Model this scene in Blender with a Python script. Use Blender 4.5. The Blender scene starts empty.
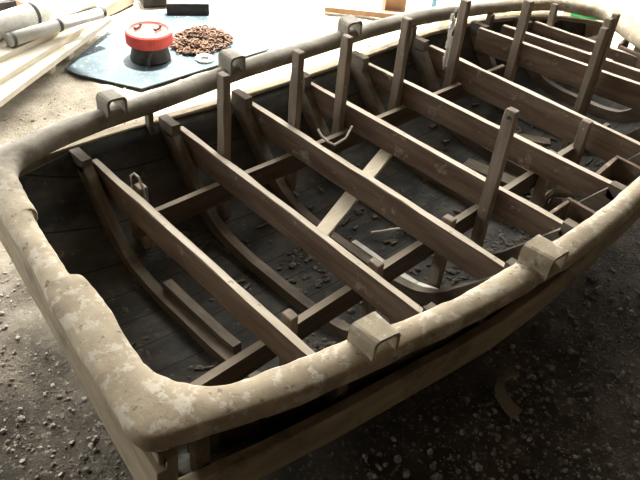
import bpy, bmesh, math, random
from mathutils import Vector, Matrix, noise
random.seed(7)
S = bpy.context.scene
C = S.collection
# world axes: x = along the boat towards the bow, y = across it towards the daylight side, z = up

# ------------------------------------------------------------------ materials
def ramp(nt, stops):
    r = nt.nodes.new('ShaderNodeValToRGB')
    e = r.color_ramp.elements
    while len(e) < len(stops): e.new(0.5)
    for k, (p, c) in enumerate(stops):
        e[k].position = p; e[k].color = (*c, 1)
    return r

def mat(name, stops, scale=(6, 6, 6), detail=8, rough=.85, bump=.3, bscale=None, bdist=.004,
        spots=None, metallic=0.0, seams=None, distort=0.0, blend=None):
    m = bpy.data.materials.new(name); m.use_nodes = True
    nt = m.node_tree; N = nt.nodes; L = nt.links
    b = N['Principled BSDF']; b.inputs['Roughness'].default_value = rough
    b.inputs['Metallic'].default_value = metallic
    b.inputs['Specular IOR Level'].default_value = .2
    tc = N.new('ShaderNodeTexCoord')
    mp = N.new('ShaderNodeMapping'); mp.inputs['Scale'].default_value = scale
    L.new(tc.outputs['Object'], mp.inputs['Vector'])
    n = N.new('ShaderNodeTexNoise'); n.inputs['Scale'].default_value = 1
    n.inputs['Detail'].default_value = detail; n.inputs['Roughness'].default_value = .65
    n.inputs['Distortion'].default_value = distort
    L.new(mp.outputs['Vector'], n.inputs['Vector'])
    r = ramp(nt, stops); L.new(n.outputs['Fac'], r.inputs['Fac'])
    col = r.outputs['Color']
    if spots:
        for (sc, lo, hi, c, amt) in spots:
            n2 = N.new('ShaderNodeTexNoise'); n2.inputs['Scale'].default_value = sc
            n2.inputs['Detail'].default_value = 6; n2.inputs['Roughness'].default_value = .7
            L.new(tc.outputs['Object'], n2.inputs['Vector'])
            r2 = ramp(nt, [(lo, (0, 0, 0)), (hi, (amt,) * 3)])
            L.new(n2.outputs['Fac'], r2.inputs['Fac'])
            mx = N.new('ShaderNodeMix'); mx.data_type = 'RGBA'
            L.new(r2.outputs['Color'], mx.inputs['Factor'])
            L.new(col, mx.inputs['A']); mx.inputs['B'].default_value = (*c, 1)
            col = mx.outputs['Result']
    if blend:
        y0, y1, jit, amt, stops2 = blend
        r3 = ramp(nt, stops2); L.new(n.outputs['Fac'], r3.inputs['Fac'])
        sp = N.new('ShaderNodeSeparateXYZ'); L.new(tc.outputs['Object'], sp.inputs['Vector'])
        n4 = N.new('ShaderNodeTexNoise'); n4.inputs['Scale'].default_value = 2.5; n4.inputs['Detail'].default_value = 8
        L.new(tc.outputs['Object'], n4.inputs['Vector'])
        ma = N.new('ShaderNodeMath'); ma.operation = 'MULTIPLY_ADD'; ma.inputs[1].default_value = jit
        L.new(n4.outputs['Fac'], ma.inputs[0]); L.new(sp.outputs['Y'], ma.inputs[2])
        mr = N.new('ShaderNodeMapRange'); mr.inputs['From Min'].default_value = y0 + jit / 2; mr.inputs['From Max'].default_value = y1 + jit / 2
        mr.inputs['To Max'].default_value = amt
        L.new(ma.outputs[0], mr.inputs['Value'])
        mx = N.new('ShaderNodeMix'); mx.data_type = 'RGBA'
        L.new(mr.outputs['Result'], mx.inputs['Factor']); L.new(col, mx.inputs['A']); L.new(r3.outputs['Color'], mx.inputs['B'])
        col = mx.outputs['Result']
    if seams:
        axis, freq, wid, c = seams
        sp = N.new('ShaderNodeSeparateXYZ'); L.new(tc.outputs['Object'], sp.inputs['Vector'])
        mu = N.new('ShaderNodeMath'); mu.operation = 'MULTIPLY'; mu.inputs[1].default_value = freq
        L.new(sp.outputs[axis], mu.inputs[0])
        fr = N.new('ShaderNodeMath'); fr.operation = 'FRACT'; L.new(mu.outputs[0], fr.inputs[0])
        lt = N.new('ShaderNodeMath'); lt.operation = 'LESS_THAN'; lt.inputs[1].default_value = wid
        L.new(fr.outputs[0], lt.inputs[0])
        mx = N.new('ShaderNodeMix'); mx.data_type = 'RGBA'
        L.new(lt.outputs[0], mx.inputs['Factor']); L.new(col, mx.inputs['A'])
        mx.inputs['B'].default_value = (*c, 1); col = mx.outputs['Result']
    L.new(col, b.inputs['Base Color'])
    if bump:
        n3 = N.new('ShaderNodeTexNoise'); n3.inputs['Scale'].default_value = 1
        n3.inputs['Detail'].default_value = 10; n3.inputs['Roughness'].default_value = .7
        mp3 = N.new('ShaderNodeMapping'); mp3.inputs['Scale'].default_value = bscale or tuple(4 * s for s in scale)
        L.new(tc.outputs['Object'], mp3.inputs['Vector']); L.new(mp3.outputs['Vector'], n3.inputs['Vector'])
        bp = N.new('ShaderNodeBump'); bp.inputs['Strength'].default_value = bump
        bp.inputs['Distance'].default_value = bdist
        L.new(n3.outputs['Fac'], bp.inputs['Height']); L.new(bp.outputs['Normal'], b.inputs['Normal'])
    return m

M = {}
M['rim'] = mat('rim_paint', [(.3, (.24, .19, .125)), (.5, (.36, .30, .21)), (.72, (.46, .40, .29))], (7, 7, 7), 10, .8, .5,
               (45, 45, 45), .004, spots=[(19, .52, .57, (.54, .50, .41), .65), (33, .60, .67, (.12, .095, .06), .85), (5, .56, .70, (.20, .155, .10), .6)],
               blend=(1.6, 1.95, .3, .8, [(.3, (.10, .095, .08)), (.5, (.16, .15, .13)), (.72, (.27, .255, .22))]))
M['rim_dark'] = mat('rim_side', [(.3, (.13, .11, .08)), (.7, (.30, .26, .19))], (12, 12, 12), 8, .85, .4)
M['strake'] = mat('strake_wood', [(.3, (.20, .16, .10)), (.7, (.38, .32, .22))], (3, 20, 20), 8, .8, .4, (12, 80, 80), .003,
                  spots=[(6, .52, .62, (.12, .10, .07), .7)])
M['transom'] = mat('transom_wood', [(.3, (.20, .16, .105)), (.7, (.34, .285, .195))], (20, 4, 20), 8, .8, .4, (80, 14, 80), .003,
                   spots=[(9, .55, .65, (.12, .10, .07), .6)])
M['beam'] = mat('beam_wood', [(.25, (.075, .047, .031)), (.5, (.14, .097, .067)), (.75, (.22, .165, .12))], (26, 3, 26), 8, .75, .35,
                (90, 10, 90), .003, spots=[(11, .60, .68, (.40, .35, .27), .6)])
M['dusty'] = mat('dusty_edge', [(.25, (.34, .285, .215)), (.5, (.47, .41, .32)), (.75, (.57, .51, .42))], (26, 3, 26), 8, .8, .3, (90, 10, 90), .003, spots=[(30, .60, .66, (.16, .12, .085), .7)])  # paler tone for the upward beam faces
M['dusty_string'] = mat('dusty_stringer_edge', [(.25, (.20, .17, .13)), (.75, (.36, .31, .24))], (3, 26, 26), 8, .8, .3)  # paler tone for the upward stringer faces
M['string'] = mat('stringer_wood', [(.25, (.05, .038, .028)), (.75, (.14, .105, .075))], (3, 26, 26), 8, .8, .35, (10, 90, 90), .003)
M['rib'] = mat('rib_wood', [(.25, (.06, .05, .04)), (.5, (.12, .10, .075)), (.75, (.21, .17, .125))], (20, 5, 14), 8, .8, .35)
M['post'] = mat('post_wood', [(.25, (.12, .097, .073)), (.75, (.31, .255, .195))], (26, 26, 4), 8, .8, .35,
                spots=[(30, .64, .70, (.55, .52, .46), .7)])
M['pale'] = mat('pale_wood', [(.25, (.42, .36, .26)), (.75, (.66, .60, .47))], (5, 26, 26), 8, .75, .25)
M['white'] = mat('white_flake', [(.3, (.5, .48, .43)), (.7, (.78, .76, .7))], (20, 20, 20), 6, .8, .2)
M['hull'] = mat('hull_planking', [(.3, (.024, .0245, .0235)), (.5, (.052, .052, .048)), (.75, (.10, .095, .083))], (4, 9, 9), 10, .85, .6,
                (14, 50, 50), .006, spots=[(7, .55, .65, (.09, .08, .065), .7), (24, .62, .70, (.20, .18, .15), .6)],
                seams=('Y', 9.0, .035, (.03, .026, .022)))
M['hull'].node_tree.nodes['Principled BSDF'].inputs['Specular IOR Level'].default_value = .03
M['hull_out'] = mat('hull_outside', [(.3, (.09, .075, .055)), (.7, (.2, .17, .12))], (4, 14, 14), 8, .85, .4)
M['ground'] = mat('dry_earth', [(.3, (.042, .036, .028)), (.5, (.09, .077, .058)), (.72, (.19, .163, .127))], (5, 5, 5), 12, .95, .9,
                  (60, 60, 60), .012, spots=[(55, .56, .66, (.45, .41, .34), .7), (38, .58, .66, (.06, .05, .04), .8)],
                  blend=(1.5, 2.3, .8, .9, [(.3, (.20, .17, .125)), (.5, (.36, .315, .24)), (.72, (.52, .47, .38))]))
M['pebble'] = mat('pebble_stone', [(.3, (.12, .105, .085)), (.52, (.30, .27, .225)), (.68, (.60, .56, .49))], (31, 31, 31), 4, .85, .2)
M['rubble'] = mat('rubble_chips', [(.3, (.05, .044, .036)), (.6, (.115, .10, .082)), (.8, (.36, .33, .29))], (23, 23, 23), 4, .9, .2)
M['sheet'] = mat('metal_sheet', [(.3, (.03, .046, .054)), (.6, (.058, .08, .088)), (.8, (.15, .18, .185))], (5, 5, 5), 8, .65, .1,
                 (10, 10, 10), .003, spots=[(45, .60, .66, (.6, .64, .64), .6)], metallic=.1)
M['red'] = mat('red_paint', [(.3, (.33, .035, .03)), (.7, (.50, .07, .055))], (12, 12, 12), 6, .5, .1, spots=[(14, .62, .72, (.5, .3, .25), .5)])
M['dark'] = mat('dark_metal', [(.3, (.018, .017, .016)), (.7, (.06, .055, .05))], (20, 20, 20), 6, .6, .2)
M['rust'] = mat('rusty_links', [(.3, (.05, .028, .018)), (.7, (.16, .10, .07))], (50, 50, 50), 6, .85, .3)
M['board'] = mat('sawn_board', [(.25, (.50, .44, .34)), (.75, (.70, .65, .54))], (3, 20, 20), 8, .8, .25)
M['tube'] = mat('card_tube', [(.25, (.36, .36, .33)), (.75, (.55, .55, .51))], (8, 8, 8), 8, .7, .2)
M['terra'] = mat('terracotta', [(.25, (.36, .16, .09)), (.75, (.55, .28, .17))], (8, 8, 8), 8, .8, .2)
M['brown'] = mat('brown_timber', [(.25, (.20, .12, .07)), (.75, (.40, .26, .16))], (14, 14, 4), 8, .8, .3)
M['green'] = mat('green_plastic', [(.3, (.02, .30, .10)), (.7, (.04, .40, .15))], (6, 6, 6), 4, .4, 0)
M['blue'] = mat('blue_paint', [(.3, (.10, .24, .36)), (.7, (.16, .33, .45))], (6, 6, 6), 4, .5, 0)
M['yellow'] = mat('yellow_board', [(.3, (.55, .42, .14)), (.7, (.66, .54, .22))], (6, 6, 6), 4, .7, 0)
M['roof'] = mat('roof_boards', [(.3, (.07, .055, .045)), (.7, (.14, .115, .09))], (2, 14, 14), 6, .9, .2)
M['strap'] = mat('strap_web', [(.3, (.05, .05, .045)), (.7, (.10, .095, .085))], (30, 30, 30), 4, .8, 0)

# ------------------------------------------------------------------ mesh helpers
def obj(name, bm, m, parent=None, smooth=False, label=None, origin=None):
    bmesh.ops.recalc_face_normals(bm, faces=bm.faces)
    me = bpy.data.meshes.new(name); 
    if origin is not None: bmesh.ops.translate(bm, verts=bm.verts, vec=-Vector(origin))
    bm.to_mesh(me); bm.free()
    if smooth:
        for p in me.polygons: p.use_smooth = len(p.vertices) <= 4
    for mm in (m if isinstance(m, (list, tuple)) else [m]): me.materials.append(mm)
    o = bpy.data.objects.new(name, me); C.objects.link(o)
    if origin is not None: o.location = origin
    if parent:
        o.parent = parent
        o.matrix_parent_inverse = Matrix.Translation(-Vector(parent.location))
    if label: o['label'] = label
    return o

def pale_tops(o, m):  # gives upward faces a second, paler material
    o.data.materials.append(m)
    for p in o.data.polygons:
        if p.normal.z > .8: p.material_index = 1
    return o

def tag(o, label, cat, group=None, kind=None):
    o['label'] = label; o['category'] = cat
    if group: o['group'] = group
    if kind: o['kind'] = kind
    return o

def thing(name, label, cat, loc, group=None):
    o = bpy.data.objects.new(name, None); C.objects.link(o); o.location = loc
    o.empty_display_size = .1
    return tag(o, label, cat, group)

def bar(p0, p1, w, h, up=(0, 0, 1), seg=1, jit=0.0, bev=.003, bm=None, w2=None, h2=None):
    """rectangular stick from p0 to p1; w across, h along up; centred on the line"""
    bm = bm or bmesh.new()
    p0 = Vector(p0); p1 = Vector(p1); ax = (p1 - p0).normalized(); up = Vector(up)
    sd = ax.cross(up).normalized(); u = sd.cross(ax).normalized()
    w2 = w if w2 is None else w2; h2 = h if h2 is None else h2
    rings = []
    for k in range(seg + 1):
        t = k / seg; c = p0.lerp(p1, t); ww = w + (w2 - w) * t; hh = h + (h2 - h) * t
        r = []
        for a, b in ((-1, -1), (1, -1), (1, 1), (-1, 1)):
            j = Vector((random.uniform(-jit, jit), random.uniform(-jit, jit), random.uniform(-jit, jit)))
            r.append(bm.verts.new(c + sd * (a * ww / 2) + u * (b * hh / 2) + j))
        rings.append(r)
    es = []
    for k in range(seg):
        for q in range(4):
            bm.faces.new((rings[k][q], rings[k][(q + 1) % 4], rings[k + 1][(q + 1) % 4], rings[k + 1][q]))
    bm.faces.new(rings[0]); bm.faces.new(rings[-1][::-1])
    if bev:
        lines = set()
        for k in range(seg):
            for q in range(4): lines.add(bm.edges.get((rings[k][q], rings[k + 1][q])))
        for rr in (rings[0], rings[-1]):
            for q in range(4): lines.add(bm.edges.get((rr[q], rr[(q + 1) % 4])))
        bmesh.ops.bevel(bm, geom=list(lines), offset=bev, segments=1, affect='EDGES')
    return bm

def tube(pts, r, n=8, bm=None, r2=None, cap=True):
    bm = bm or bmesh.new(); pts = [Vector(p) for p in pts]; rings = []
    for k, p in enumerate(pts):
        a = (pts[min(k + 1, len(pts) - 1)] - pts[max(k - 1, 0)]).normalized()
        s = a.cross(Vector((0, 0, 1)))
        if s.length < .05: s = a.cross(Vector((1, 0, 0)))
        s.normalize(); u = s.cross(a)
        rr = r if r2 is None else r + (r2 - r) * k / (len(pts) - 1)
        rings.append([bm.verts.new(p + (s * math.cos(2 * math.pi * q / n) + u * math.sin(2 * math.pi * q / n)) * rr) for q in range(n)])
    for k in range(len(pts) - 1):
        for q in range(n):
            bm.faces.new((rings[k][q], rings[k][(q + 1) % n], rings[k + 1][(q + 1) % n], rings[k + 1][q]))
    if cap: bm.faces.new(rings[0]); bm.faces.new(rings[-1][::-1])
    return bm

def lathe(prof, c, n=40, bm=None):
    bm = bm or bmesh.new(); rings = []
    for (r, z) in prof:
        rings.append([bm.verts.new((c[0] + max(r, 1e-4) * math.cos(2 * math.pi * q / n), c[1] + max(r, 1e-4) * math.sin(2 * math.pi * q / n), c[2] + z)) for q in range(n)])
    for k in range(len(prof) - 1):
        for q in range(n):
            bm.faces.new((rings[k][q], rings[k][(q + 1) % n], rings[k + 1][(q + 1) % n], rings[k + 1][q]))
    bm.faces.new(rings[0]); bm.faces.new(rings[-1])
    return bm

def prism(poly, z0, z1, bm=None, bev=.003):
    bm = bm or bmesh.new()
    lo = [bm.verts.new((x, y, z0)) for x, y in poly]; hi = [bm.verts.new((x, y, z1)) for x, y in poly]
    n = len(poly)
    for k in range(n): bm.faces.new((lo[k], lo[(k + 1) % n], hi[(k + 1) % n], hi[k]))
    bm.faces.new(lo[::-1]); f = bm.faces.new(hi)
    if bev: bmesh.ops.bevel(bm, geom=list(f.edges), offset=bev, segments=2, affect='EDGES')
    return bm

def interp(tab, x):
    if x <= tab[0][0]: return tab[0][1]
    for (a, u), (b, v) in zip(tab, tab[1:]):
        if x <= b: return u + (v - u) * (x - a) / (b - a)
    return tab[-1][1]

def smooth_closed(pairs, sub=3):
    """Catmull-Rom through pairs of (outer, inner) points"""
    n = len(pairs); out = []
    for i in range(n):
        P = [pairs[(i + k) % n] for k in (-1, 0, 1, 2)]
        for s in range(sub):
            t = s / sub; q = []
            for w in (0, 1):
                v = []
                for c in (0, 1):
                    a, b, cc, d = (P[k][w][c] for k in range(4))
                    v.append(.5 * (2 * b + (cc - a) * t + (2 * a - 5 * b + 4 * cc - d) * t * t + (3 * b - a - 3 * cc + d) * t ** 3))
                q.append(tuple(v))
            out.append(q)
    return out

# ------------------------------------------------------------------ ground and shed
def gz(x, y):
    return .010 * noise.noise((x * 1.3, y * 1.3, 0)) + .008 * noise.noise((x * 5, y * 5, 3)) + .005 * noise.noise((x * 17, y * 17, 7)) - .012

bm = bmesh.new()
xs = [-4 + .25 * k for k in range(15)] + [-.25 + .03 * k for k in range(150)] + [4.25 + .35 * k for k in range(15)]
ys = [-3 + .25 * k for k in range(9)] + [-.75 + .03 * k for k in range(170)] + [4.35 + .35 * k for k in range(17)]
gv = [[bm.verts.new((x, y, gz(x, y))) for y in ys] for x in xs]
for i in range(len(xs) - 1):
    for j in range(len(ys) - 1):
        bm.faces.new((gv[i][j], gv[i + 1][j], gv[i + 1][j + 1], gv[i][j + 1]))
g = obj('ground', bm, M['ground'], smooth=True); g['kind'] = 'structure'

_t = bmesh.new(); bmesh.ops.create_icosphere(_t, subdivisions=1, radius=1)
_t.verts.ensure_lookup_table(); ICOV = [v.co.copy() for v in _t.verts]; ICOF = [[v.index for v in f.verts] for f in _t.faces]; _t.free()
def ico(bm, c, r, sq=(1, 1, 1), rot=None):
    mt = Matrix.Translation(c) @ (rot or Matrix()) @ Matrix.Diagonal((*[q * r for q in sq], 1))
    vs_ = [bm.verts.new(mt @ (v * random.uniform(.8, 1.15))) for v in ICOV]
    for f in ICOF: bm.faces.new([vs_[q] for q in f])

def rrot():
    return Matrix.Rotation(random.uniform(0, 6.28), 4, 'Z') @ Matrix.Rotation(random.uniform(-.5, .5), 4, 'X')

bm = bmesh.new()
def strew(n, x0, x1, y0, y1, rmin, rmax, avoid=True):
    k = 0
    while k < n:
        x = random.uniform(x0, x1); y = random.uniform(y0, y1)
        if avoid and .55 < x < 3.4 and .72 < y < 1.9: continue
        r = rmin + (rmax - rmin) * random.random() ** 3
        ico(bm, (x, y, gz(x, y) + r * .25), r, (random.uniform(.7, 1.4), random.uniform(.7, 1.2), random.uniform(.45, .8)), rrot())
        k += 1
strew(3000, .5, 3.6, -.6, .75, .003, .013)
strew(2200, 1.2, 2.6, -.35, .6, .003, .009)
strew(1300, -.1, .62, .7, 2.3, .003, .010)
strew(700, .4, 1.7, 2.05, 3.2, .003, .011)
strew(300, 1.9, 3.6, 2.1, 3.0, .004, .011)
tag(obj('pebbles', bm, M['pebble']), 'loose gravel pebbles strewn over the earth around the boat', 'gravel', kind='stuff')

def slab(name, x0, x1, y0, y1, z0, z1, m):
    bm = bmesh.new(); 
    v = [bm.verts.new((x, y, z)) for x in (x0, x1) for y in (y0, y1) for z in (z0, z1)]
    for f in ((0, 1, 3, 2), (4, 6, 7, 5), (0, 4, 5, 1), (2, 3, 7, 6), (0, 2, 6, 4), (1, 5, 7, 3)): bm.faces.new([v[q] for q in f])
    o = obj(name, bm, m); o['kind'] = 'structure'; return o
ROOFZ = 2.55
poly = [(-4, -3), (6.2, -3), (6.2, 1.3), (3.8, 2.1), (2.75, 2.4), (2.35, 3.0), (2.15, 4.3), (-4, 4.3)]  # unseen roof, outline cut to steer sun and skylight
r = obj('ceiling', prism(poly, ROOFZ, ROOFZ + .08, bev=0), M['roof']); r['kind'] = 'structure'
slab('wall_near', -4, 6.2, -3.1, -3.0, -.03, ROOFZ, M['roof'])
slab('wall_bow', 6.2, 6.3, -3.1, 1.4, -.03, ROOFZ, M['roof'])  # unseen wall added to hold low light off the near ground
slab('wall_stern', -4.1, -4, -3.1, 4.3, -.03, ROOFZ, M['roof'])  # unseen wall, lengthened to cut light from the stern side

# ------------------------------------------------------------------ the boat
BC = 1.31
boat = thing('boat', 'old open wooden boat with bare crossbeams and a worn tan rim, standing on gravel', 'boat', (1.95, BC, 0))

PAIRS = [((.80, 1.98), (.80, 1.90)), ((.70, 1.962), (.70, 1.872)), ((.62, 1.94), (.655, 1.845)), ((.565, 1.905), (.63, 1.80)),
 ((.54, 1.85), (.615, 1.75)), ((.525, 1.76), (.603, 1.69)), ((.515, 1.67), (.597, 1.64)), ((.508, 1.62), (.590, 1.605)),
 ((.503, 1.59), (.574, 1.592)), ((.493, 1.50), (.558, 1.49)), ((.478, 1.40), (.545, 1.40)), ((.467, 1.335), (.536, 1.335)),
 ((.463, 1.315), (.538, 1.315)), ((.460, 1.295), (.553, 1.296)), ((.452, 1.25), (.553, 1.25)), ((.44, 1.17), (.547, 1.17)),
 ((.428, 1.07), (.532, 1.07)), ((.416, .98), (.522, .985)), ((.405, .90), (.521, .93)), ((.397, .825), (.537, .889)),
 ((.408, .785), (.555, .862)), ((.44, .765), (.574, .841)), ((.50, .745), (.61, .811)), ((.58, .72), (.69, .784)),
 ((.68, .69), (.786, .759)), ((.80, .662), (.894, .738)), ((.98, .631), (1.065, .695)), ((1.195, .594), (1.24, .664)),
 ((1.464, .566), (1.45, .650)), ((1.70, .556), (1.70, .633)), ((1.95, .565), (1.95, .632)), ((2.2, .585), (2.2, .65)),
 ((2.5, .62), (2.5, .685)), ((2.75, .67), (2.73, .74)), ((2.95, .735), (2.92, .81)), ((3.15, .84), (3.08, .91)),
 ((3.32, .97), (3.2, 1.05)), ((3.44, 1.12), (3.26, 1.19)), ((3.53, 1.27), (3.30, 1.27)), ((3.57, 1.40), (3.37, 1.38)),
 ((3.56, 1.53), (3.43, 1.475)), ((3.51, 1.64), (3.40, 1.567)), ((3.44, 1.74), (3.34, 1.672)), ((3.29, 1.84), (3.195, 1.752)),
 ((3.10, 1.90), (3.04, 1.82)), ((2.84, 1.955), (2.8, 1.89)), ((2.6, 2.0), (2.58, 1.93)), ((2.3, 2.022), (2.3, 1.955)),
 ((2.05, 2.024), (2.05, 1.955)), ((1.8, 2.028), (1.8, 1.958)), ((1.6, 2.028), (1.6, 1.958)), ((1.42, 2.015), (1.42, 1.945)),
 ((1.2, 2.0), (1.2, 1.93)), ((1.0, 1.997), (1.0, 1.925)), ((.88, 1.993), (.88, 1.912))]
RT = .58
ring = smooth_closed(PAIRS, 6)
bm = bmesh.new(); loops = []
for k, (o_, i_) in enumerate(ring):
    O = Vector(o_); I = Vector(i_); w = (I - O).length; d = (I - O) / w
    prof = [(.008, -.052), (-.003, -.036), (-.004, -.016), (.001, -.006), (.012, .000), (w * .5, .003), (w - .018, -.001), (w - .006, -.008), (w, -.02), (w - .002, -.04), (w - .008, -.05)]
    l = []
    for (u, z) in prof:
        p = O + d * u
        nn = noise.noise((p.x * 9, p.y * 9, z * 30)) * .0035 + noise.noise((p.x * 34, p.y * 34, z * 40)) * .0022
        l.append(bm.verts.new((p.x + d.x * nn, p.y + d.y * nn, RT + z + nn)))
    loops.append(l)
n = len(loops); npf = len(loops[0])
for k in range(n):
    a, b = loops[k], loops[(k + 1) % n]
    for q in range(npf):
        bm.faces.new((a[q], a[(q + 1) % npf], b[(q + 1) % npf], b[q]))
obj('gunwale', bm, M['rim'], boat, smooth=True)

# added board under the near rim's inner edge, keeps light out of the gap
bm = bmesh.new()
iw = [(.545, .858), (.60, .812), (.69, .776), (.786, .751), (.894, .729), (1.065, .686), (1.24, .655), (1.45, .642), (1.70, .625), (1.95, .624), (2.2, .642), (2.5, .677), (2.73, .732)]
for p, q in zip(iw, iw[1:]): bar((*p, .436), (*q, .436), .014, .196, bm=bm, bev=0)
obj('inwale', bm, M['string'], boat)

# hull sections: plan curves of the outer faces of the two strakes
NEAR = [(.43, .735), (.462, .728), (.634, .691), (.832, .659), (1.083, .627), (1.367, .590), (1.551, .581), (1.8, .578), (2.2, .600), (2.6, .648), (3, .765), (3.2, .87), (3.36, 1.02), (3.46, 1.17), (3.5, 1.27)]
FAR = [(.40, 1.877), (.55, 1.93), (.765, 1.985), (1.0, 2.007), (1.4, 2.022), (1.8, 2.034), (2.3, 2.017), (2.7, 1.977), (3.0, 1.907), (3.2, 1.82), (3.36, 1.72), (3.46, 1.60), (3.5, 1.52)]
KN = sorted(set(a for a, _ in NEAR + FAR))
SEC = [(0, .105), (.2, .105), (.35, .115), (.5, .135), (.6, .165), (.7, .215), (.8, .285), (.9, .36), (1.0, .425)]
RISE = [(.4, .10), (.87, .045), (1.22, .02), (1.56, 0), (2.6, 0), (3.0, .05), (3.5, .2)]
BW = [(a, (interp(FAR, a) - .038 - interp(NEAR, a) - .030) / 2 + .025) for a in KN]
BCX = [(a, (interp(FAR, a) - .038 + interp(NEAR, a) + .030) / 2) for a in KN]
ZFAR = [(.43, .512), (.8, .497), (1.1, .477), (1.4, .452), (1.8, .434), (2.3, .440), (2.6, .465), (3.0, .490), (3.5, .50)]
ZNEAR = [(.43, .432), (1.2, .432), (1.5, .448), (1.8, .478), (2.2, .50), (3.5, .50)]
def hz(t, a):
    z = interp(SEC, abs(t)); f = interp(RISE, a)
    z += (interp(ZFAR if t > 0 else ZNEAR, a) - .012 - .425) * max(0, (z - .1) / .325) ** 2
    return z + f * max(0, 1 - (z - .1) / .325)
def hp(t, a):
    return Vector((a, interp(BCX, a) + t * (interp(BW, a) - .025), hz(t, a)))
bm = bmesh.new()
def skew(a, y): return a + max(0, 1 - (a - .50) / 1.0) * (.40 + .142 * (y - .80) + .085 - .50)
A = [.50 + k * (3.46 - .50) / 60 for k in range(61)]; T = [-1 + k / 24 for k in range(49)]
def hps(t, a):
    p = hp(t, a); return Vector((skew(a, p.y), p.y, p.z))
inn = [[bm.verts.new(hps(t, a)) for t in T] for a in A]
out = []
for i, a in enumerate(A):
    row = []
    for j, t in enumerate(T):
        p = hps(t, a); q0 = hp(T[max(0, j - 1)], a); q1 = hp(T[min(48, j + 1)], a)
        d = (q1 - q0); nv = Vector((0, d.z, -d.y)).normalized()
        row.append(bm.verts.new(p + nv * .02))
    out.append(row)
for i in range(60):
    for j in range(48):
        bm.faces.new((inn[i][j], inn[i][j + 1], inn[i + 1][j + 1], inn[i + 1][j]))
        f = bm.faces.new((out[i][j], out[i + 1][j], out[i + 1][j + 1], out[i][j + 1])); f.material_index = 1
    for j in (0, 48):
        bm.faces.new((inn[i][j], inn[i + 1][j], out[i + 1][j], out[i][j]))
for i in (0, 60):
    for j in range(48): bm.faces.new((inn[i][j], inn[i][j + 1], out[i][j + 1], out[i][j]))
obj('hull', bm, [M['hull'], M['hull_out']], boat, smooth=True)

# outer strake: a thick board following the rim outline, a gap below the rim
for sd, nm in ((-1, 'strake'), (1, 'strake')):
    bm = bmesh.new(); rows = []
    th = (.032, .04)[sd > 0]
    for k in range(70):
        a0 = .43 if sd < 0 else .60
        a = a0 + k * (3.5 - a0) / 69
        y = interp(NEAR if sd < 0 else FAR, a); zt = interp(ZNEAR if sd < 0 else ZFAR, a); zb = zt - .094
        r_ = []
        for (u, z) in ((0, zb), (0, zt - .004), (.004, zt), (th - .004, zt), (th, zt - .004), (th, zb)):
            r_.append(bm.verts.new((a, y - sd * u, z + .0015 * noise.noise((a * 14, z * 30, sd)))))
        rows.append(r_)
    for k in range(69):
        for q in range(6): bm.faces.new((rows[k][q], rows[k][(q + 1) % 6], rows[k + 1][(q + 1) % 6], rows[k + 1][q]))
    bm.faces.new(rows[0]); bm.faces.new(rows[-1][::-1])
    obj(nm, bm, M['strake'], boat)

# transom: an inner board shaped like the section and an outer board across it
bm = bmesh.new(); fr = []; bk = []
def tx(y): return .40 + .142 * (y - .80)
prof = [(t, max(hz(t, .5), .2) - .02) for t in [-1 + k / 12 for k in range(25)]]
b0 = .553; c0 = 1.318
bot = [(c0 + t * b0, z) for t, z in prof]
top = [(c0 + b0 + .015, .53), (c0 - b0 - .015, .53)]
loop = bot + top
for (y, z) in loop:
    rk = max(0, .36 - z) * .7
    fr.append(bm.verts.new((tx(y) + .035 + rk, y, z))); bk.append(bm.verts.new((tx(y) + .062 + rk, y, z)))
n = len(loop)
for k in range(n): bm.faces.new((fr[k], fr[(k + 1) % n], bk[(k + 1) % n], bk[k]))
bm.faces.new(fr); bm.faces.new(bk[::-1])
obj('transom', bm, M['transom'], boat)
def tline(y, z, off): return Vector((tx(y) + off, y, z))
obj('transom_board', bar(tline(.752, .395, .024), tline(1.90, .395, .022), .026, .205, seg=14, jit=.0012), M['transom'], boat)
obj('transom_rail', bar(tline(.77, .512, .032), tline(1.90, .512, .030), .016, .03, seg=14, jit=.0012), M['transom'], boat)
obj('keel', bar((.85, 1.32, .052), (3.35, 1.33, .052), .05, .105, seg=4), M['hull_out'], boat)

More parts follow.
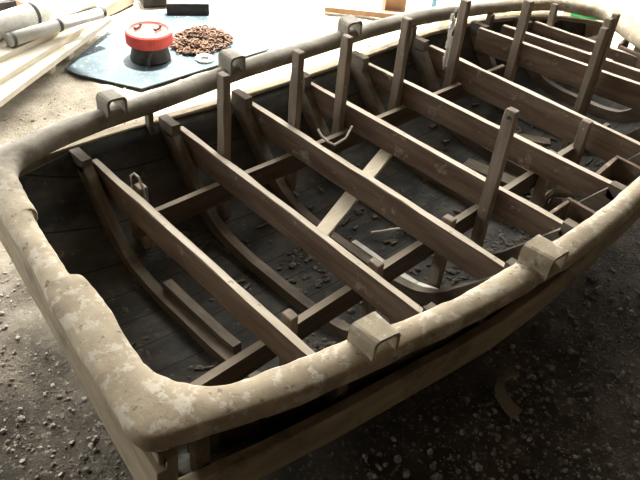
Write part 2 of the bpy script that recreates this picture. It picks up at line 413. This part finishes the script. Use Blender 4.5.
# ribs: one curved frame at each beam
RIBS = [.872, 1.225, 1.558, 1.868, 2.195, 2.56, 2.93, 3.17]
HEADZ = [.49] * 6 + [.50, .50]
for ia, a in enumerate(RIBS):
    bm = bmesh.new(); th = .034; A0 = a - th / 2; A1 = a + th / 2; lo = []; hi = []
    ts = [-1 + k / 20 for k in range(41)]
    b = interp(BW, a) - .025
    for t in ts:
        p = hp(t * .985, a)
        d = hp(min(1, t + .04), a) - hp(max(-1, t - .04), a)
        nv = Vector((0, -d.z, d.y)).normalized()
        h = .045 + .022 * min(1, max(0, (abs(t) - .45) / .3))
        q = p + nv * h
        lo.append(p - nv * .004); hi.append(q)
    # square heads standing up to the beam line
    for e, s in ((0, -1), (-1, 1)):
        lo[e] = Vector((a, lo[e].y - s * .004, .44)); hi[e] = Vector((a, lo[e].y - s * .085, .44))
    def add(lst, x): return [bm.verts.new((x, p.y, p.z)) for p in lst]
    hd = HEADZ[ia]
    lo = [Vector((a, lo[0].y, hd))] + lo + [Vector((a, lo[-1].y, hd))]
    hi = [Vector((a, hi[0].y, hd))] + hi + [Vector((a, hi[-1].y, hd))]
    l0, l1, h0, h1 = add(lo, A0), add(lo, A1), add(hi, A0), add(hi, A1)
    m_ = len(lo)
    for k in range(m_ - 1):
        bm.faces.new((l0[k], l0[k + 1], h0[k + 1], h0[k])); bm.faces.new((l1[k], h1[k], h1[k + 1], l1[k + 1]))
        bm.faces.new((h0[k], h0[k + 1], h1[k + 1], h1[k])); bm.faces.new((l0[k], l1[k], l1[k + 1], l0[k + 1]))
    bm.faces.new((l0[0], h0[0], h1[0], l1[0])); bm.faces.new((l0[-1], l1[-1], h1[-1], h0[-1]))
    obj('rib', bm, M['rib'], boat)
# the doubled piece on the first rib
bm = bmesh.new(); r0 = [hp(-t, .90) + Vector((0, 0, .05)) for t in (-.26, -.12, 0, .1, .2, .3)]
r0 = [Vector((.905, p.y, p.z)) for p in r0]
for p, q in zip(r0, r0[1:]): bar(p, q, .03, .04, bm=bm, bev=0)
obj('rib_doubler', bm, M['rib'], boat)

# crossbeams (far end A, near end A, top z, far y, near y, depth)
BEAMS = [(.920, .892, .45, 1.915, .70, .10), (1.268, 1.23, .45, 1.925, .655, .10), (1.592, 1.575, .45, 1.925, .64, .10),
         (1.897, 1.906, .45, 1.925, .635, .10), (2.233, 2.257, .45, 1.915, .64, .10), (2.62, 2.604, .45, 1.88, .69, .125),
         (2.89, 3.015, .50, 1.81, .86, .11), (3.02, 3.14, .50, 1.765, .96, .05), (3.20, 3.265, .50, 1.70, 1.12, .05)]
for (fa, na, z, fy, ny, dp) in BEAMS:
    pale_tops(obj('crossbeam', bar((fa, fy, z - dp / 2), (na, ny, z - dp / 2), .024, dp, seg=16, jit=.0012), M['beam'], boat), M['dusty'])

# two lengthwise stringers under the beams
pale_tops(obj('stringer', bar((.905, 1.672, .31), (2.95, 1.665, .31), .022, .08, seg=14, jit=.001), M['string'], boat), M['dusty_string'])
pale_tops(obj('stringer', bar((.56, .995, .31), (2.85, 1.05, .31), .024, .08, seg=14, jit=.001), M['string'], boat), M['dusty_string'])

# posts: long ones rising past the beams, short ones below them
def floor(a, y):
    t = (y - interp(BCX, a)) / (interp(BW, a) - .025); return hz(max(-1, min(1, t)), a)
def post(a, y, z1, tilt=(0, 0), w=.042, d=.030, label=None, z0=None):
    zb = floor(a, y) - .004 if z0 is None else z0
    return obj('post', bar((a, y, zb), (a + tilt[0], y + tilt[1], z1), d, w, up=(0, 1, 0), seg=8, jit=.0015, w2=d * .95, h2=w * .93), M['post'], boat, label=label)
post(.965, 1.706, .44)
post(1.298, 1.706, .735)
post(1.622, 1.706, .733)
post(1.862, 1.706, .732)
post(2.200, 1.706, .727)
post(2.575, 1.706, .727)
post(2.905, 1.60, .695)
post(2.895, 1.215, .748, w=.034); post(2.868, 1.208, .715, w=.030); post(2.922, 1.205, .765, w=.030)
post(3.19, 1.60, .60, tilt=(.05, .04), w=.03)
post(1.295, .975, .44); post(1.64, .978, .44)
pb = post(1.868, .985, .752, label='tall post with a small dark bolt near its top')
bo = obj('bolt', tube([(1.8495, .985, .728), (1.857, .985, .728)], .006, 10), M['dark'], boat, label='dark bolt')
bo.parent = pb
post(2.55, 1.02, .475)
post(.955, .97, .44); post(2.28, 1.0, .44)
# rim supports in the gap between planking and rim
for (a, y, w) in ((.515, .765, .035), (1.34, .640, .026), (2.0, .615, .026), (1.17, 1.965, .02), (1.50, 1.972, .045), (2.55, 1.94, .03), (3.0, 1.83, .03)):
    obj('rim_support', bar((a, y, .40), (a, y, .534), w, .03, up=(0, 1, 0)), M['rib'], boat)

# hollow straps bridging the rim
STR = [((.899, .723), (.984, .716), (.976, .634), (.901, .645)), ((1.463, .640), (1.55, .640), (1.552, .549), (1.472, .552)),
       ((.993, 1.990), (1.066, 1.992), (1.066, 1.920), (.996, 1.925)), ((1.520, 2.030), (1.587, 2.032), (1.585, 1.950), (1.518, 1.952)),
       ((2.139, 2.022), (2.222, 2.02), (2.208, 1.945), (2.125, 1.948))]
for c in STR:
    bm = bmesh.new(); th = .009; zb = .566; zt = .634
    a0, a1, b1, b0 = (Vector((*p, 0)) for p in c)   # a: inboard/far edge, b: the other edge
    rows = []
    for (L, R) in ((a0, a1), (b0, b1)):
        d = (R - L); ln = d.length; d /= ln
        pr = [(-.006, zb), (0, zb + .014), (.0, zt - .012), (.006, zt - .003), (.016, zt), (ln - .016, zt), (ln - .006, zt - .003), (ln, zt - .012), (ln, zb + .014), (ln + .006, zb),
              (ln - th, zb), (ln - th, zt - .018), (ln - th - .008, zt - th), (th + .008, zt - th), (th, zt - .018), (th, zb)]
        rows.append([bm.verts.new((L.x + d.x * u, L.y + d.y * u, z + .002 * noise.noise((L.x * 30 + u * 60, L.y * 20, z * 60)))) for u, z in pr])
    n = len(rows[0])
    for k in range(n): bm.faces.new((rows[0][k], rows[0][(k + 1) % n], rows[1][(k + 1) % n], rows[1][k]))
    for r_ in rows:
        for k in range(7):     # end caps as quads between outer and inner wall
            pass
        outer = r_[0:10]; inner = r_[10:16]
        bm.faces.new((r_[0], r_[1], r_[14], r_[15])); bm.faces.new((r_[1], r_[2], r_[3], r_[14])); bm.faces.new((r_[3], r_[4], r_[13], r_[14]))
        bm.faces.new((r_[4], r_[5], r_[12], r_[13])); bm.faces.new((r_[5], r_[6], r_[11], r_[12])); bm.faces.new((r_[6], r_[7], r_[8], r_[11])); bm.faces.new((r_[8], r_[9], r_[10], r_[11]))
    obj('rim_strap', bm, M['rim'], boat)

# brace nailed under two beams, and the low panels by the near side
obj('cross_brace', bar((1.345, 1.255, .336), (1.945, 1.49, .338), .052, .02, seg=4, jit=.001), M['pale'], boat, label='pale unpainted board')
def panel(p0, p1, z0, z1, nm='locker_panel'):
    obj(nm, bar((p0[0], p0[1], (z0 + z1) / 2), (p1[0], p1[1], (z0 + z1) / 2), .016, z1 - z0, seg=3, jit=.001), M['beam'], boat)
panel((2.28, .825), (2.49, .842), .20, .42); panel((2.50, .85), (2.49, .66), .26, .42)
panel((1.96, .812), (2.11, .812), .18, .40); panel((2.125, .825), (2.115, .66), .24, .40)
panel((3.285, 1.29), (3.42, 1.31), .42, .515); panel((3.27, 1.28), (3.25, 1.14), .42, .515)
bm = bmesh.new()
v = [bm.verts.new(p) for p in ((3.24, 1.60, .40), (3.42, 1.44, .48), (3.24, 1.42, .40), (3.24, 1.60, .385), (3.42, 1.44, .465), (3.24, 1.42, .385))]
bm.faces.new(v[:3]); bm.faces.new(v[3:][::-1])
for k in range(3): bm.faces.new((v[k], v[(k + 1) % 3], v[3 + (k + 1) % 3], v[3 + k]))
obj('breasthook', bm, M['rib'], boat)

# ------------------------------------------------------------------ loose things lying in the boat
def fl(a, y, up=0): return (a, y, floor(a, y) + up)
def lath(p0, p1, w, h, m, label, cat='lath', name='lath', group=None):
    return tag(obj(name, bar(p0, p1, w, h, seg=4, jit=.001, bev=.0015), m), label, cat, group)
lath((1.500, 1.345, .157), (1.500, 1.13, .157), .024, .012, M['white'], 'white painted lath on the boat floor, nearer the stern of a close pair', )  # white of this pair stands for light falling on wood
lath((1.615, 1.34, .122), (1.615, 1.10, .122), .022, .012, M['white'], 'white painted lath on the boat floor, nearer the bow of a close pair')
lath((2.235, 1.47, .122), (2.235, 1.13, .13), .026, .014, M['string'], 'long grey lath lying across the boat floor beyond the pale brace', )
lath((2.30, 1.46, .122), (2.30, 1.12, .13), .022, .014, M['string'], 'thinner grey lath lying just behind the long grey lath on the boat floor')
lath((1.70, 1.33, .13), (1.83, 1.27, .13), .008, .008, M['white'], 'thin pale stick lying on the dark boat floor', 'stick', 'stick')
lath((2.72, 1.30, .13), (2.78, 1.22, .13), .016, .01, M['white'], 'short white scrap on the boat floor behind the deep crossbeam', 'stick', 'stick')
tag(obj('lath', bar((1.60, .89, .185), (1.60, 1.02, .146), .026, .012, seg=2, bm=bar((1.60, 1.02, .146), (1.60, 1.16, .132), .026, .012, seg=2)), M['white']), 'bent white lath lying on the boat floor under the third crossbeam near the pale rim', 'lath')  # white strip put in for the sunlit stretch of the third rib
# floor boards seen lying loose forward
lath((2.40, 1.42, .130), (2.45, 1.12, .130), .07, .016, M['rib'], 'loose grey board lying on the boat floor before the sixth crossbeam', 'board', 'board')
lath((2.70, 1.50, .135), (2.86, 1.28, .135), .06, .016, M['rib'], 'loose grey board lying on the boat floor at the bow', 'board', 'board')
# curved offcut
bm = bmesh.new()
tube([(2.33, .985, .155), (2.345, 1.0, .20), (2.37, .985, .225), (2.43, .93, .225)], .017, 8, bm)
bar((2.36, .965, .135), (2.375, .955, .205), .03, .05, bm=bm)
bar((2.41, .93, .155), (2.45, .87, .17), .02, .02, bm=bm)
tag(obj('wood_offcut', bm, M['rib']), 'curved weathered wooden offcut lying on the boat floor between stringer and near side', 'offcut')
# string and tape
tag(obj('string', tube([(1.745, 1.70, .385), (1.742, 1.675, .37), (1.742, 1.64, .36), (1.75, 1.61, .356), (1.80, 1.60, .375), (1.85, 1.62, .40)], .005, 6), M['white']), 'pale sagging string hanging between two posts in the boat', 'string')
tag(obj('rope_loop', tube([(.945, 1.725, .43), (.945, 1.725, .475), (.95, 1.712, .488), (.955, 1.695, .482), (.96, 1.68, .44), (.965, 1.675, .36)], .004, 6), M['tube']), 'short grey loop of rope standing by the first crossbeam', 'rope')
# peeling white flakes hung on the sixth post
bm = bmesh.new()
for k in range(26):
    z = .40 + .27 * random.random(); y = 1.733 + .018 * random.random()
    s = .006 + .01 * random.random() + (.012 if z < .52 else 0)
    c = Vector((2.555 + .015 * random.random(), y, z)); bar(c, c + Vector((.002, random.uniform(-.6, .6) * s, s * 2)), s * .9, .003, up=(1, 0, 0), bm=bm, bev=0)
tube([(2.562, 1.742, .40), (2.56, 1.742, .68)], .003, 5, bm)
obj('paint_peel', bm, M['white'], boat)
# rubble on the floor
bm = bmesh.new()
for k in range(620):
    a = random.uniform(.6, 2.95); y = 1.31 + random.uniform(-.42, .42)
    if k % 3: a, y = random.choice([(1.13, 1.03), (1.45, 1.0), (2.0, .98), (2.1, .9), (1.4, 1.35), (2.3, .9), (1.75, 1.0)]); a += random.gauss(0, .07); y += random.gauss(0, .06)
    r_ = .004 + .011 * random.random() ** 2
    ico(bm, (a, y, floor(a, y) + r_ * .3), r_, (1.3, .9, .55), rrot())
for k in range(110):
    a = random.uniform(.62, 2.95); y = 1.31 + random.uniform(-.40, .40)
    L_ = random.uniform(.015, .06); w_ = random.uniform(.005, .018); an = random.choice([0, 0, 1.57]) + random.gauss(0, .3)
    p = Vector((a, y, floor(a, y) + .006)); d = Vector((math.cos(an), math.sin(an), random.uniform(-.08, .08))) * L_
    bar(p - d / 2, p + d / 2, w_, .006, bm=bm, bev=0, w2=w_ * random.uniform(.4, 1))
tag(obj('rubble', bm, M['rubble']), 'small chips and grit scattered over the boat floor', 'debris', kind='stuff')

# ------------------------------------------------------------------ yard behind the boat
ps = [(1.545, 3.41), (1.565, 3.31), (1.75, 2.99), (2.62, 3.0), (2.78, 3.6), (2.20, 3.86)]
sh = obj('metal_sheet', prism(ps, .004, .010, bev=.001), M['sheet'])
tag(sh, 'flat blue-grey metal sheet lying on the earth under the red drum', 'sheet')

pc = (1.985, 3.27, .010)
pot = thing('drum', 'small round drum with red lid and dark body on the metal sheet', 'drum', pc)
obj('body', lathe([(.0, 0), (.105, 0), (.11, .01), (.098, .06), (.10, .10), (.0, .10)], pc), M['dark'], pot, smooth=False, label='dark body')
obj('lid', lathe([(.0, .095), (.122, .095), (.126, .10), (.126, .158), (.120, .166), (.108, .166), (.100, .156), (.03, .154), (.0, .154)], pc), M['red'], pot, label='red lid')
for (dx, dy) in ((-.035, .055), (.045, -.015)):
    bm = bmesh.new(); c = Vector(pc) + Vector((dx, dy, .16))
    bar(c + Vector((-.024, -.012, .004)), c + Vector((.026, .010, .004)), .012, .012, bm=bm)
    ico(bm, c + Vector((.026, .010, .010)), .011); ico(bm, c + Vector((-.024, -.012, .008)), .010)
    obj('clip', bm, M['dark'], pot, label='black clip')
obj('handle', tube([(1.93, 3.165, .10), (1.905, 3.155, .07), (1.90, 3.16, .02)], .008, 8), M['dark'], pot)

bm = bmesh.new()
for k in range(230):
    u = random.random(); ang = random.uniform(0, 6.283); rr = math.sqrt(random.random())
    x = 2.325 + .19 * rr * math.cos(ang); y = 3.275 + .15 * rr * math.sin(ang)
    z = .022 + .075 * (1 - rr * rr) * random.random()
    rot = Matrix.Translation((x, y, z)) @ Matrix.Rotation(random.uniform(0, 6.28), 4, 'Z') @ Matrix.Rotation(random.uniform(-1.2, 1.2), 4, 'X')
    q = [rot @ Vector((.022 * math.cos(t), .012 * math.sin(t), 0)) for t in [2 * math.pi * s / 8 for s in range(8)]]
    q.append(q[0]); tube(q, .0048, 5, bm, cap=False)
tag(obj('chain', bm, M['rust'], smooth=True), 'low heap of rusty brown chain links beside the red-lidded drum', 'chain')

bm = bmesh.new()
bm2 = lathe([(.030, 0), (.048, 0), (.052, .008), (.048, .016), (.030, .016), (.026, .008)], (2.215, 3.085, .010), 32)
for f in [f for f in bm2.faces if len(f.verts) > 4]: bm2.faces.remove(f)
rr = [v for v in bm2.verts]
n = 32; lastr = rr[5 * n:6 * n]; first = rr[0:n]
for q in range(n): bm2.faces.new((lastr[q], lastr[(q + 1) % n], first[(q + 1) % n], first[q]))
bm.free()
tag(obj('ring', bm2, M['white'], smooth=True), 'small pale flat ring lying on the metal sheet by the chain', 'ring')

# boards and tubes on bearers
def bd(p, q, w, z, h, back=.7, fwd=0):
    p = Vector((*p, 0)); q = Vector((*q, 0)); d = (q - p).normalized(); nn = Vector((-d.y, d.x, 0))
    a = p - d * back + nn * w / 2; b = q + d * fwd + nn * w / 2
    return bar(a + Vector((0, 0, z - h / 2)), b + Vector((0, 0, z - h / 2)), w, h, seg=6, jit=.001)
E1 = Vector((1.071, 3.091, 0)); D = Vector((.845, .535, 0)); Nn = Vector((-.535, .845, 0))
for s_, lab in ((.53, 'pale timber bearer under the boards, nearer the loose earth'), (.72, 'pale timber bearer under the boards, beside the metal sheet corner')):
    p = E1 + D * s_ + Nn * .055
    tag(obj('bearer', bar(p + Vector((0, 0, .031)), p + Nn * .30 + Vector((0, 0, .031)), .055, .076), M['board']), lab, 'timber')
tag(obj('board', bd((1.071, 3.091), (1.999, 3.679), .15, .10, .03), M['board']), 'long pale sawn board nearest the boat on the timber bearers', 'board')
tag(obj('board', bd((1.143, 3.237), (1.863, 3.625), .17, .1305, .03, fwd=.06), M['board']), 'long pale sawn board second from the boat, overlapping the nearest one', 'board')
tag(obj('board', bd((1.222, 3.396), (2.008, 3.706), .34, .161, .03), M['board']), 'wide pale sawn board beneath the tube and white roll', 'board')
def on(p, q, t, z): return (p[0] + (q[0] - p[0]) * t, p[1] + (q[1] - p[1]) * t, z)
T0, T1 = (1.305, 3.469), (1.873, 3.556)
tb = thing('tube', 'grey-white tube with dark straps lying on the boards', 'tube', on(T0, T1, .5, .162))
obj('shell', tube([on(T0, T1, 0, .198), on(T0, T1, .35, .199), on(T0, T1, .6, .197), on(T0, T1, 1, .193)], .035, 16, r2=.028), M['tube'], tb, smooth=True)
for t, rad in ((.02, .0365), (.50, .034), (.99, .0295)):
    obj('strap', tube([on(T0, T1, t, .197), on(T0, T1, t + .03, .197)], rad, 16), M['strap'], tb, label='dark strap')
R0, R1 = (1.284, 3.585), (1.905, 3.735)
rl = thing('roll', 'thick white roll with a dark strap lying on the boards behind the tube', 'roll', on(R0, R1, .4, .162))
obj('shell', tube([on(R0, R1, -.8, .226), on(R0, R1, .3, .226), on(R0, R1, 1.05, .226)], .063, 20), M['white'], rl, smooth=True)
obj('strap', tube([on(R0, R1, .36, .226), on(R0, R1, .39, .226)], .0645, 20), M['strap'], rl, label='dark strap')
# things at the back left
for k, (x, y, w, l) in enumerate(((1.66, 4.16, .12, .22), (1.88, 4.18, .12, .25), (2.08, 4.24, .1, .22))):
    tag(obj('tile', bar((x, y, .06), (x + .17, y + .02, .06), w, .10, seg=2), M['terra']), ('orange-brown terracotta tile, leftmost of those behind the white roll', 'orange-brown terracotta tile, middle of those behind the white roll', 'orange-brown terracotta tile, rightmost of those behind the white roll')[k], 'tile', 'terracotta tiles behind the roll')
bm = bmesh.new()
bar((1.47, 4.06, .14), (1.60, 4.06, .14), .08, .05, bm=bm)
tube([(1.45, 4.02, 0), (1.45, 4.02, .18), (1.51, 4.04, .22), (1.59, 4.05, .20), (1.61, 4.06, 0)], .016, 10, bm)
tag(obj('bracket', bm, M['dark']), 'dark metal bracket at the far left behind the boards', 'bracket')
tag(obj('timber', bar((2.42, 3.76, .046), (2.64, 3.62, .046), .07, .07, seg=3), M['dark']), 'short dark timber lying at the back edge of the metal sheet', 'timber')
tag(obj('box', bar((2.40, 4.02, .06), (2.58, 3.95, .06), .16, .14), M['dark']), 'dark box standing behind the short dark timber', 'box')
tag(obj('timber', bar((2.04, 3.93, .035), (2.34, 4.05, .035), .07, .07, seg=3), M['board']), 'pale timber lying behind the metal sheet', 'timber')
tag(obj('stick', bar((3.32, 3.27, .02), (3.72, 2.84, .02), .05, .035, seg=4), M['brown']), 'brown wooden batten lying on bright ground beyond the boat', 'batten')
tag(obj('block', bar((3.72, 3.02, -.01), (3.72, 3.02, .26), .10, .14, up=(.8, -.6, 0), seg=4), M['brown']), 'upright brown wooden block on the bright ground', 'block')
tag(obj('pole', tube([(3.87, 2.80, -.01), (3.84, 2.79, .3)], .017, 12), M['blue']), 'thin blue pole standing beyond the boat', 'pole')
tag(obj('carton', bar((3.80, 2.66, -.01), (3.80, 2.66, .10), .08, .06, up=(.75, -.65, 0)), M['white']), 'white carton on the ground below the blue pole', 'carton')
tag(obj('carton', bar((4.25, 2.55, -.01), (4.25, 2.55, .08), .07, .09, up=(.75, -.65, 0)), M['white']), 'white carton seen through the gap under the bow rim', 'carton')
tag(obj('board', bar((4.35, 2.55, .02), (4.75, 2.42, .05), .10, .02), M['yellow']), 'yellow board lying on the ground beyond the bow', 'board')
gb = thing('bottle', 'green plastic bottle with white cap lying beyond the bow', 'bottle', (4.75, 2.22, 0))
obj('body', tube([(4.72, 2.27, .045), (4.76, 2.22, .045), (4.93, 2.06, .045)], .042, 16), M['green'], gb, smooth=True)
obj('cap', tube([(4.68, 2.31, .045), (4.72, 2.27, .045)], .042, 16), M['white'], gb, label='white cap')
# half buried strip on the near ground
bm = bmesh.new(); pts = []
for k in range(15):
    t = k / 14; ang = math.pi * (.02 + .55 * t)
    pts.append((1.56 + .085 * math.cos(ang) , .545 + .0 + .10 * math.sin(ang) - .0, .006))
path = [(1.665, .60, .010), (1.635, .62, .008), (1.60, .625, .006), (1.57, .61, .005), (1.545, .58, .005), (1.53, .545, .005), (1.525, .51, .005)]
for k, (p, q) in enumerate(zip(path, path[1:])): bar(p, q, .012 + .006 * k, .012, bm=bm, bev=0, w2=.012 + .006 * (k + 1))
tag(obj('bent_strip', bm, M['transom']), 'bent tan strip half buried in the dark gravel beside the boat', 'strip')

# ------------------------------------------------------------------ light
w = bpy.data.worlds.new('World'); S.world = w; w.use_nodes = True
nt = w.node_tree; bg = nt.nodes['Background']
tc = nt.nodes.new('ShaderNodeTexCoord'); dp = nt.nodes.new('ShaderNodeVectorMath'); dp.operation = 'DOT_PRODUCT'
dp.inputs[1].default_value = Vector((.50, .72, .46)).normalized()
nt.links.new(tc.outputs['Generated'], dp.inputs[0])
rm = ramp(nt, [(0, (.30, .36, .42)), (.55, (.62, .68, .72)), (1, (3.2, 3.1, 2.9))])
mr = nt.nodes.new('ShaderNodeMapRange'); mr.inputs['From Min'].default_value = -.2; mr.inputs['From Max'].default_value = 1
nt.links.new(dp.outputs['Value'], mr.inputs['Value']); nt.links.new(mr.outputs['Result'], rm.inputs['Fac'])
nt.links.new(rm.outputs['Color'], bg.inputs['Color']); bg.inputs['Strength'].default_value = 1.6
sun = bpy.data.lights.new('sun', 'SUN'); sun.energy = 9; sun.angle = .02; sun.color = (1, .95, .86)
so = bpy.data.objects.new('sun', sun); C.objects.link(so)
so.rotation_euler = Vector((-.25, -.16, -1)).to_track_quat('-Z', 'Y').to_euler()

# ------------------------------------------------------------------ camera
cam = bpy.data.cameras.new('camera'); cam.sensor_width = 36; cam.lens = 40.5
co = bpy.data.objects.new('camera', cam); C.objects.link(co)
Rv = Vector((.72535904, -.68372348, .07985277)); Uv = Vector((.38293872, .49718726, .77856455)); Fv = Vector((.57202465, .53416011, -.62246347))
m = Matrix.Identity(4)
for k in range(3): m[k][0] = Rv[k]; m[k][1] = Uv[k]; m[k][2] = -Fv[k]
m[0][3], m[1][3], m[2][3] = 0, 0, 1.78
co.matrix_world = m; cam.clip_start = .02
S.camera = co
S.cycles.use_denoising = True
vs = S.view_settings; vs.view_transform = 'Standard'; vs.look = 'None'; vs.exposure = 1.75; vs.gamma = 1; vs.use_curve_mapping = False
S.display_settings.display_device = 'sRGB'
